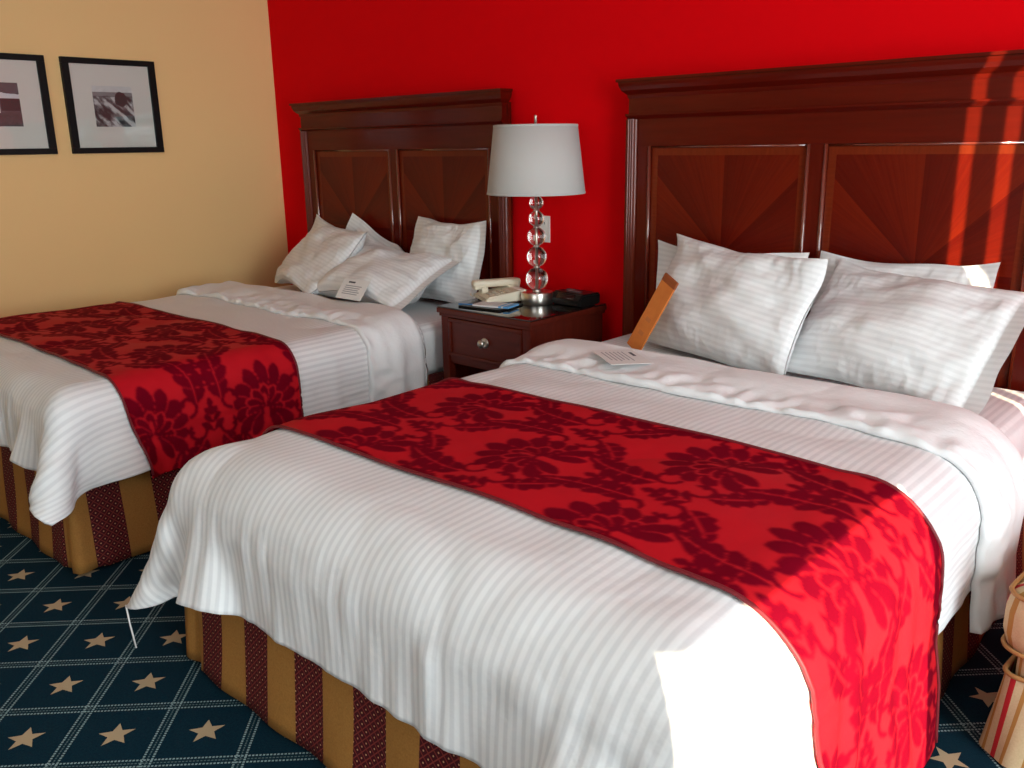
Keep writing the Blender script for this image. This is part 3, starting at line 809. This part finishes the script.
for a, b in ((NX0 + 0.014, NX0 + 0.056), (NX1 - 0.056, NX1 - 0.014)): NB('corner_post', a, b, NYF + 0.014, NYF + 0.05, 0.0, 0.626, M_nsv, bev=0.003)
NB('back_panel', NX0 + 0.03, NX1 - 0.03, -0.135, -0.122, 0.05, 0.62, M_nsv)
NB('rail', NX0 + 0.05, NX1 - 0.05, NYF + 0.02, NYF + 0.045, 0.435, 0.458, M_ns)
NB('shelf', NX0 + 0.03, NX1 - 0.03, NYF + 0.03, -0.13, 0.425, 0.437, M_ns)
NB('base_board', NX0 + 0.03, NX1 - 0.03, NYF + 0.02, -0.13, 0.06, 0.12, M_ns)
dr = NB('drawer', NX0 + 0.058, NX1 - 0.058, NYF + 0.018, NYF + 0.30, 0.460, 0.622, M_ns, bev=0.002)
dx0, dx1, dz0, dz1 = NX0 + 0.058, NX1 - 0.058, 0.460, 0.622
for (a, b, c_, d_) in ((dx0, dx1, dz1 - 0.016, dz1), (dx0, dx1, dz0, dz0 + 0.016), (dx0, dx0 + 0.016, dz0 + 0.016, dz1 - 0.016), (dx1 - 0.016, dx1, dz0 + 0.016, dz1 - 0.016)):
    NB('drawer_moulding', a, b, NYF + 0.010, NYF + 0.019, c_, d_, M_ns, dr, 0.003)
kn = lathe('knob', [(0.006, 0), (0.006, 0.012), (0.010, 0.016), (0.016, 0.021), (0.017, 0.026), (0.012, 0.031), (0.002, 0.033)], M_nickel, dr, 20)
kn.location = (0.0, NYF + 0.018 - ny_, 0.541); kn.rotation_euler = (R(90), 0, 0)
rs_ = lathe('knob_plate', [(0.021, 0), (0.021, 0.003), (0.015, 0.004)], M_nickel, dr, 20); rs_.location = (0.0, NYF + 0.018 - ny_, 0.541); rs_.rotation_euler = (R(90), 0, 0)

# ------------------------------------------------------------------ table lamp
lx, ly = 2.278, -0.285
lamp = empty('table_lamp', (lx, ly, NT), 'table lamp with stacked glass balls and off-white drum shade', 'lamp')
lathe('base', [(0.066, 0.0), (0.068, 0.003), (0.068, 0.046), (0.066, 0.049), (0.010, 0.052)], M_nickel, lamp, 48)
auto_smooth(lamp.children[0], 35)
z = 0.058; gaps = 0.006
rads = [0.0475, 0.0425, 0.0385, 0.0325, 0.0295]
lathe('rod', [(0.0045, 0.048), (0.0045, 0.475)], M_nickel, lamp, 14)
lathe('collar', [(0.018, 0.049), (0.018, 0.057), (0.010, 0.060)], M_nickel, lamp, 20)
for r_ in rads:
    pr = [(r_ * math.sin(math.pi * k / 20) + (0.0006 if k in (0, 20) else 0), r_ - r_ * math.cos(math.pi * k / 20)) for k in range(21)]
    lathe('glass_ball', pr, M_glass, lamp, 40, (0, 0, z - 0.002))
    z += 2 * r_ - 0.004
    lathe('spacer_ring', [(0.006, -0.003), (0.0125, -0.001), (0.0125, 0.004), (0.006, 0.006)], M_nickel, lamp, 20, (0, 0, z))
    z += gaps
z_sh0, z_sh1 = 0.452, 0.722
Msh = Mat('shade_linen', (0.50, 0.485, 0.465), 0.9, spec=0.1); nn = Msh.noise(Msh.coord('Object'), 300, 2); Msh.bump(nn, 0.15, 0.002)
lathe('shade', [(0.200, z_sh0), (0.201, z_sh0 + 0.002), (0.169, z_sh1), (0.1675, z_sh1), (0.1985, z_sh0)], Msh.m, lamp, 64, close=False)
lathe('shade_trim', [(0.2005, z_sh0), (0.2025, z_sh0 + 0.001), (0.2015, z_sh0 + 0.008), (0.1995, z_sh0 + 0.008)], Msh.m, lamp, 64, close=False)
lathe('shade_trim', [(0.170, z_sh1 - 0.008), (0.1712, z_sh1 - 0.007), (0.1702, z_sh1 + 0.001), (0.1685, z_sh1)], Msh.m, lamp, 64, close=False)
hp = []
for k in range(25):
    a = math.pi * k / 24; hp.append((0.052 * math.cos(a) * (1.0 if 0.1 < k / 24 < 0.9 else 0.8), 0, 0.47 + 0.245 * math.sin(a) ** 0.7))
tube('harp', hp, 0.002, M_nickel, lamp, 8)
for k in range(3):
    a = k * 2 * math.pi / 3 + 0.4; tube('spider_arm', [(0, 0, z_sh1 - 0.006), (0.168 * math.cos(a), 0.168 * math.sin(a), z_sh1 - 0.006)], 0.0018, M_nickel, lamp, 6)
lathe('finial', [(0.004, z_sh1 - 0.008), (0.0045, z_sh1 + 0.006), (0.0065, z_sh1 + 0.012), (0.0055, z_sh1 + 0.03), (0.007, z_sh1 + 0.036), (0.002, z_sh1 + 0.039)], M_nickel, lamp, 14)
lathe('bulb', [(0.012, 0.475), (0.013, 0.50), (0.028, 0.545), (0.030, 0.565), (0.022, 0.587), (0.004, 0.595)], Mat('frosted_bulb', (0.85, 0.85, 0.82), 0.4).m, lamp, 20)

# ------------------------------------------------------------------ telephone, notepad, clock radio, outlet
ph = empty('telephone', (2.115, -0.335, NT + 0.0072), 'beige corded telephone beside the lamp base', 'telephone', rz=R(-28))
bm = bmesh.new()
prof = [(-0.095, 0.0), (0.095, 0.0), (0.095, 0.045), (0.06, 0.045), (-0.085, 0.022), (-0.095, 0.014)]
vs = [bm.verts.new((x, y, z_)) for x in (-0.088, 0.088) for y, z_ in prof]; n = len(prof)
for i in range(n): bm.faces.new([vs[i], vs[(i + 1) % n], vs[n + (i + 1) % n], vs[n + i]])
bm.faces.new(vs[:n][::-1]); bm.faces.new(vs[n:])
bmesh.ops.bevel(bm, geom=bm.edges[:], offset=0.006, segments=2, affect='EDGES')
body = from_bm('body', bm, M_phone, ph)
for s in (-1, 1): box('cradle', -0.08, -0.03, s * 0.06 - 0.015, s * 0.06 + 0.015, 0.02, 0.05, M_phone, ph, 0.004)
hs = bpy.data.objects.new  # handset lies along the left side of the body
bm = bmesh.new()
bbox_bm(bm, -0.087, -0.038, -0.108, 0.108, 0.046, 0.078, 0.011, 3)
hset = from_bm('handset', bm, M_phone, ph, True)
for s in (-1, 1): box('ear_cap', -0.086, -0.038, s * 0.078 - 0.026, s * 0.078 + 0.026, 0.038, 0.058, M_phone, hset, 0.007, 3)
kp = Mat('keypad_buttons', (0.45, 0.39, 0.29), 0.5).m
for i in range(4):
    for j in range(3):
        y = -0.065 + i * 0.024; zt = 0.022 + (y + 0.085) / 0.145 * 0.023
        box('key', -0.014 + j * 0.024, 0.004 + j * 0.024, y, y + 0.014, zt - 0.004, zt + 0.005, kp, ph, 0.002)
box('display_strip', -0.015, 0.075, 0.055, 0.085, 0.042, 0.0465, M_white, ph, 0.001)
cd = [(-0.06 + 0.012 * math.sin(k * 0.9) - 0.03 * k / 60, -0.10 - 0.02 * math.sin(k / 60 * math.pi), 0.012 + 0.006 * math.cos(k * 0.9)) for k in range(61)]
cd = [(-0.094 + 0.007 * math.cos(k * 1.2), -0.11 + 0.20 * k / 70, 0.010 + 0.007 * math.sin(k * 1.2)) for k in range(71)]
tube('cord', cd, 0.002, M_phone, ph, 6)
nf = empty('guest_folder', (2.175, -0.460, NT), 'dark guest folder lying under the telephone', 'folder', rz=R(8))
box('cover', -0.105, 0.105, -0.085, 0.085, 0.0005, 0.0065, M_black, nf, 0.001)
npad = empty('notepad', (2.21, -0.468, NT + 0.0068), 'white notepad with a blue printed end in front of the telephone', 'notepad', rz=R(14))
box('pages', -0.085, 0.085, -0.045, 0.045, 0.0, 0.007, M_paper, npad, 0.001)
box('blue_print', 0.038, 0.0855, -0.0455, 0.0455, 0.001, 0.0074, Mat('blue_print', (0.10, 0.36, 0.68), 0.4).m, npad)
box('white_line', 0.052, 0.060, -0.0458, 0.0458, 0.001, 0.0076, M_paper, npad)
pen = empty('pen', (2.105, -0.515, NT + 0.0065), 'small blue pen beside the notepad', 'pen', rz=R(20))
tube('barrel', [(-0.05, 0, 0), (0.05, 0, 0)], 0.0042, Mat('pen_blue', (0.04, 0.20, 0.50), 0.3).m, pen, 10)
tube('tip', [(0.05, 0, 0), (0.062, 0, 0)], 0.0022, M_nickel, pen, 8)
ck = empty('clock_radio', (2.415, -0.205, NT), 'low black clock radio behind the lamp', 'clock', rz=R(-6))
bm = bmesh.new()
prof = [(-0.065, 0.004), (0.065, 0.004), (0.065, 0.05), (-0.035, 0.052), (-0.065, 0.022)]
vs = [bm.verts.new((x, y, z_)) for x in (-0.09, 0.09) for y, z_ in prof]; n = len(prof)
for i in range(n): bm.faces.new([vs[i], vs[(i + 1) % n], vs[n + (i + 1) % n], vs[n + i]])
bm.faces.new(vs[:n][::-1]); bm.faces.new(vs[n:])
bmesh.ops.bevel(bm, geom=bm.edges[:], offset=0.006, segments=2, affect='EDGES')
from_bm('case', bm, M_black, ck)
dsp = box('display', -0.05, 0.05, -0.0012, 0.0012, -0.012, 0.012, Mat('display_glass', (0.02, 0.002, 0.002), 0.05).m, ck); dsp.location = (0, -0.0517, 0.0365); dsp.rotation_euler = (R(-45), 0, 0)
box('snooze_button', -0.035, 0.035, -0.01, 0.012, 0.049, 0.055, Mat('grey_button', (0.10, 0.10, 0.11), 0.35).m, ck, 0.002)
for k in range(4): box('button', -0.07 + k * 0.012, -0.063 + k * 0.012, 0.025, 0.035, 0.049, 0.053, Mat('grey_button_small', (0.14, 0.14, 0.15), 0.4).m, ck, 0.001)
for a in (-0.07, 0.07): box('foot', a - 0.01, a + 0.01, -0.04, 0.04, 0.0, 0.006, M_black, ck)
ou = empty('wall_outlet', (2.078, 0, 0.945), 'white electrical outlet plate on the red wall behind the lamp', 'outlet')
box('plate', -0.036, 0.036, -0.006, -0.0005, -0.059, 0.059, M_white, ou, 0.002)
for s in (-1, 1):
    f_ = box('socket', -0.017, 0.017, -0.0075, -0.004, s * 0.026 - 0.014, s * 0.026 + 0.014, M_white, ou, 0.002)
    for q in (-0.007, 0.007): box('slot', q - 0.0012, q + 0.0012, -0.0082, -0.007, s * 0.026 - 0.005, s * 0.026 + 0.006, M_black, f_)

# ------------------------------------------------------------------ framed prints on the yellow wall
def landscape(kind):
    M = Mat('dunes_print' if kind == 0 else 'hut_print', (0.3, 0.3, 0.3), 0.6); ob = M.coord('Object'); _, y, z = M.xyz(ob)
    n = M.noise(ob, 24, 5, 0.65); n2 = M.noise(ob, 60, 3, 0.6)
    if kind == 0:
        sky = M.mix(n, (0.38, 0.38, 0.37), (0.75, 0.74, 0.72))
        cmb = M.nt.nodes.new('ShaderNodeCombineXYZ'); M.nt.links.new((y * 1.0 + z * 0.75).s, cmb.inputs[1]); M.nt.links.new((z * 0.5).s, cmb.inputs[2])
        rid = M.noise(cmb.outputs[0], 26, 2, 0.5); land = M.ramp(rid * 0.8 + n2 * 0.2, [(0.42, (0.02, 0.02, 0.022)), (0.50, (0.16, 0.16, 0.16)), (0.58, (0.52, 0.52, 0.51))])
        c = M.mix((z + n * 0.02).gt(0.062), land, sky)
        sea = (z - 0.058).abs().lt(0.012); c = M.mix(sea * 0.75, c, (0.08, 0.08, 0.085))
        rock = (((y - 0.04) * (y - 0.04)) * 1.2 + (z - 0.035) * (z - 0.035) + (n - 0.5) * 0.0022).lt(0.0013); c = M.mix(rock, c, (0.02, 0.02, 0.02))
    else:
        sky = M.mix(n, (0.03, 0.03, 0.035), (0.11, 0.11, 0.12)); ground = M.mix(n2, (0.012, 0.012, 0.014), (0.09, 0.085, 0.09))
        c = M.mix((z - 0.0 + n * 0.02).gt(-0.025), ground, sky)
        hill = (z - 0.015 - ((y - 0.03) * 9.0).cos() * 0.022 + (n - 0.5) * 0.03).abs().lt(0.014); c = M.mix(hill, c, (0.62, 0.62, 0.63))
        hut = (y - 0.06).abs().lt(0.045) * (z - 0.0).abs().lt(0.028); c = M.mix(hut, c, (0.015, 0.015, 0.016))
        wall_ = (y + 0.004).abs().lt(0.014) * (z + 0.008).abs().lt(0.030); c = M.mix(wall_, c, (0.70, 0.70, 0.71))
    M.color(c); return M.m
M_frame = Mat('black_frame', (0.006, 0.005, 0.005), 0.5, spec=0.15).m
M_mat = Mat('mat_board', (0.66, 0.63, 0.57), 0.85).m
Mg = Mat('frame_glass', (1, 1, 1), 0.03); 
gnt = Mg.nt; tr = gnt.nodes.new('ShaderNodeBsdfTransparent'); gl = gnt.nodes.new('ShaderNodeBsdfGlossy'); gl.inputs['Roughness'].default_value = 0.03
fr = gnt.nodes.new('ShaderNodeFresnel'); fr.inputs[0].default_value = 1.5; mxs = gnt.nodes.new('ShaderNodeMixShader')
gnt.links.new(fr.outputs[0], mxs.inputs[0]); gnt.links.new(tr.outputs[0], mxs.inputs[1]); gnt.links.new(gl.outputs[0], mxs.inputs[2])
gnt.links.new(mxs.outputs[0], gnt.nodes['Material Output'].inputs['Surface'])
def picture(yc, kind, label):
    t = empty('picture_frame', (0.0, yc, 1.5345), label, 'picture', 'black framed prints on the yellow wall')
    a = 0.236; b = 0.229; w_ = 0.036
    box('mat_board', 0.003, 0.012, -a + 0.01, a - 0.01, -b + 0.01, b - 0.01, M_mat, t)
    for (y0, y1, z0, z1) in ((-a, a, b - w_ + 0.008, b), (-a, a, -b, -b + w_ - 0.008), (-a, -a + w_, -b + w_ - 0.008, b - w_ + 0.008), (a - w_, a, -b + w_ - 0.008, b - w_ + 0.008)):
        box('frame_rail', 0.001, 0.024, y0, y1, z0, z1, M_frame, t, 0.002)
    box('print', 0.0115, 0.0132, -0.101, 0.101, -0.099, 0.099, landscape(kind), t)
    box('glass', 0.0150, 0.0165, -a + 0.02, a - 0.02, -b + 0.02, b - 0.02, Mg.m, t)
    return t
picture(-0.965, 0, 'black frame holding a print of rippled sand dunes')
picture(-1.512, 1, 'black frame cut off by the picture edge with a pale hut print')

# ------------------------------------------------------------------ cards and the orange slip
def card(name, loc, rot, w_, h_, label, rows, tent):
    t = empty(name, loc, label, 'card', None); t.rotation_euler = rot
    box('card_front', -w_ / 2, w_ / 2, -h_ / 2, h_ / 2, 0, 0.0016, M_paper, t)
    if tent: box('card_fold', -w_ / 2, -w_ / 2 + 0.012, -h_ / 2, h_ / 2, -0.004, 0.0, M_greyink, t)
    p = box('print_mark', -w_ * 0.28, -w_ * 0.02, h_ * 0.30, h_ * 0.38, 0.0014, 0.0019, M_ink, t)
    for k in range(rows):
        y = h_ * (0.16 - 0.10 * k); box('print_row', -w_ * 0.34, w_ * (0.30 - 0.04 * (k % 3)), y - 0.0022, y + 0.0022, 0.0014, 0.0018, M_greyink, t)
    return t
card('tent_card', (1.50, -0.655, 0.697), (R(48), R(2), R(8)), 0.155, 0.105, 'white printed card leaning on the low front pillow', 5, True)
card('message_card', (3.085, -0.80, 0.652), (R(-3), R(2), R(-32)), 0.175, 0.14, 'white printed card lying flat on the turned-back duvet', 6, False)
og = empty('paper_sleeve', (2.955, -0.55, 0.615), 'narrow orange printed paper sleeve leaning against the pillow', 'sleeve')
Mo = Mat('orange_card', (0.62, 0.17, 0.025), 0.6); no = Mo.noise(Mo.coord('Object'), 30, 3); Mo.color(Mo.mix(no, (0.50, 0.12, 0.018), (0.68, 0.21, 0.035)))
ol = box('sleeve_body', -0.036, 0.036, -0.004, 0.004, 0.0, 0.265, Mo.m, og, 0.002)
box('sleeve_cap', -0.036, 0.036, -0.0046, 0.0046, 0.265, 0.292, Mat('dark_orange_card', (0.28, 0.06, 0.012), 0.6).m, og, 0.002)
for k in range(2): box('print_mark', -0.012, 0.012, -0.0046, -0.0039, 0.06 + k * 0.055, 0.075 + k * 0.055, Mat('pale_orange_print', (0.50, 0.15, 0.04), 0.7).m, og)
og.rotation_euler = (R(-14), R(24), R(-18))

# ------------------------------------------------------------------ skirted ottoman at the right edge
def stripes():
    M = Mat('cream_gold_red_stripe', (0.6, 0.45, 0.25), 0.8, spec=0.2); u, v, _ = M.xyz(M.coord('UV')); ob = M.coord('Object')
    f = (u / 0.095).fract(); n = M.noise(ob, 260, 2)
    c = M.mix(n, (0.44, 0.35, 0.19), (0.58, 0.48, 0.29))
    c = M.mix(f.lt(0.13), c, (0.40, 0.02, 0.025)); c = M.mix((f - 0.36).abs().lt(0.05), c, (0.36, 0.19, 0.05)); c = M.mix((f - 0.78).abs().lt(0.045), c, (0.36, 0.19, 0.05))
    M.color(c); M.bump(n, 0.2, 0.003); return M.m
M_str = stripes(); M_welt = Mat('gold_welt', (0.34, 0.17, 0.05), 0.7).m
ot = empty('ottoman', (4.635, -0.87, 0), 'cream and red striped skirted ottoman at the right edge of the picture', 'ottoman', rz=R(-4))
def rrect(hx, hy, r, n=8):
    out = []
    for cx_, cy_, a0 in ((hx - r, hy - r, 0), (-hx + r, hy - r, 90), (-hx + r, -hy + r, 180), (hx - r, -hy + r, 270)):
        for k in range(n + 1):
            a = R(a0 + 90 * k / n); out.append((cx_ + r * math.cos(a), cy_ + r * math.sin(a)))
    return out
def loft(name, rings, mat, parent, cap=True, smooth=True):
    n = len(rings[0]); vs = [v for r_ in rings for v in r_]; fs = []; uv = []
    for r_ in rings:
        u = 0
        for i, v in enumerate(r_):
            if i: u += (Vector(rings[0][i][:2]) - Vector(rings[0][i - 1][:2])).length
            uv.append((u, v[2]))
    for i in range(len(rings) - 1):
        for k in range(n):
            k2 = (k + 1) % n; fs.append((i * n + k, i * n + k2, (i + 1) * n + k2, (i + 1) * n + k))
    if cap: fs.append(tuple(range((len(rings) - 1) * n, len(rings) * n))); fs.append(tuple(range(n))[::-1])
    return pyd(name, vs, fs, mat, parent, smooth, uv)
cush = [[(x, y, z_) for x, y in rrect(0.285 + e, 0.275 + e, 0.05 + max(e, -0.03))] for z_, e in ((0.262, -0.01), (0.268, 0.016), (0.30, 0.026), (0.35, 0.026), (0.385, 0.018), (0.405, -0.01), (0.418, -0.08), (0.422, -0.18))]
cu = loft('seat_cushion', cush, M_str, ot)
tube('welt', [(x, y, 0.268) for x, y in rrect(0.303, 0.293, 0.055)], 0.005, M_welt, cu, 8, True)
tube('welt', [(x, y, 0.392) for x, y in rrect(0.302, 0.292, 0.055)], 0.005, M_welt, cu, 8, True)
loft('base', [[(x, y, z_) for x, y in rrect(0.275, 0.265, 0.04)] for z_ in (0.15, 0.262)], M_str, ot)
base = rrect(0.285, 0.275, 0.03, 6); ring = []
dense = []
for i in range(len(base)):
    a, b = Vector(base[i]), Vector(base[(i + 1) % len(base)]); n = max(1, int((b - a).length / 0.012))
    dense += [a + (b - a) * (k / n) for k in range(n)]
rings = []
for z_ in np.linspace(0.205, 0.006, 9):
    f = (0.205 - z_) / 0.2; r_ = []; u = 0
    for i, p in enumerate(dense):
        if i: u += (p - dense[i - 1]).length
        d = p.normalized(); r_.append((p.x + d.x * (0.004 + f * (0.030 + 0.010 * math.sin(u * 60))), p.y + d.y * (0.004 + f * (0.030 + 0.010 * math.sin(u * 60))), z_))
    rings.append(r_)
skt = loft('skirt', rings, M_str, ot, cap=False)
tube('welt', [(p.x * 1.015, p.y * 1.015, 0.206) for p in dense], 0.0055, M_welt, skt, 8, True)
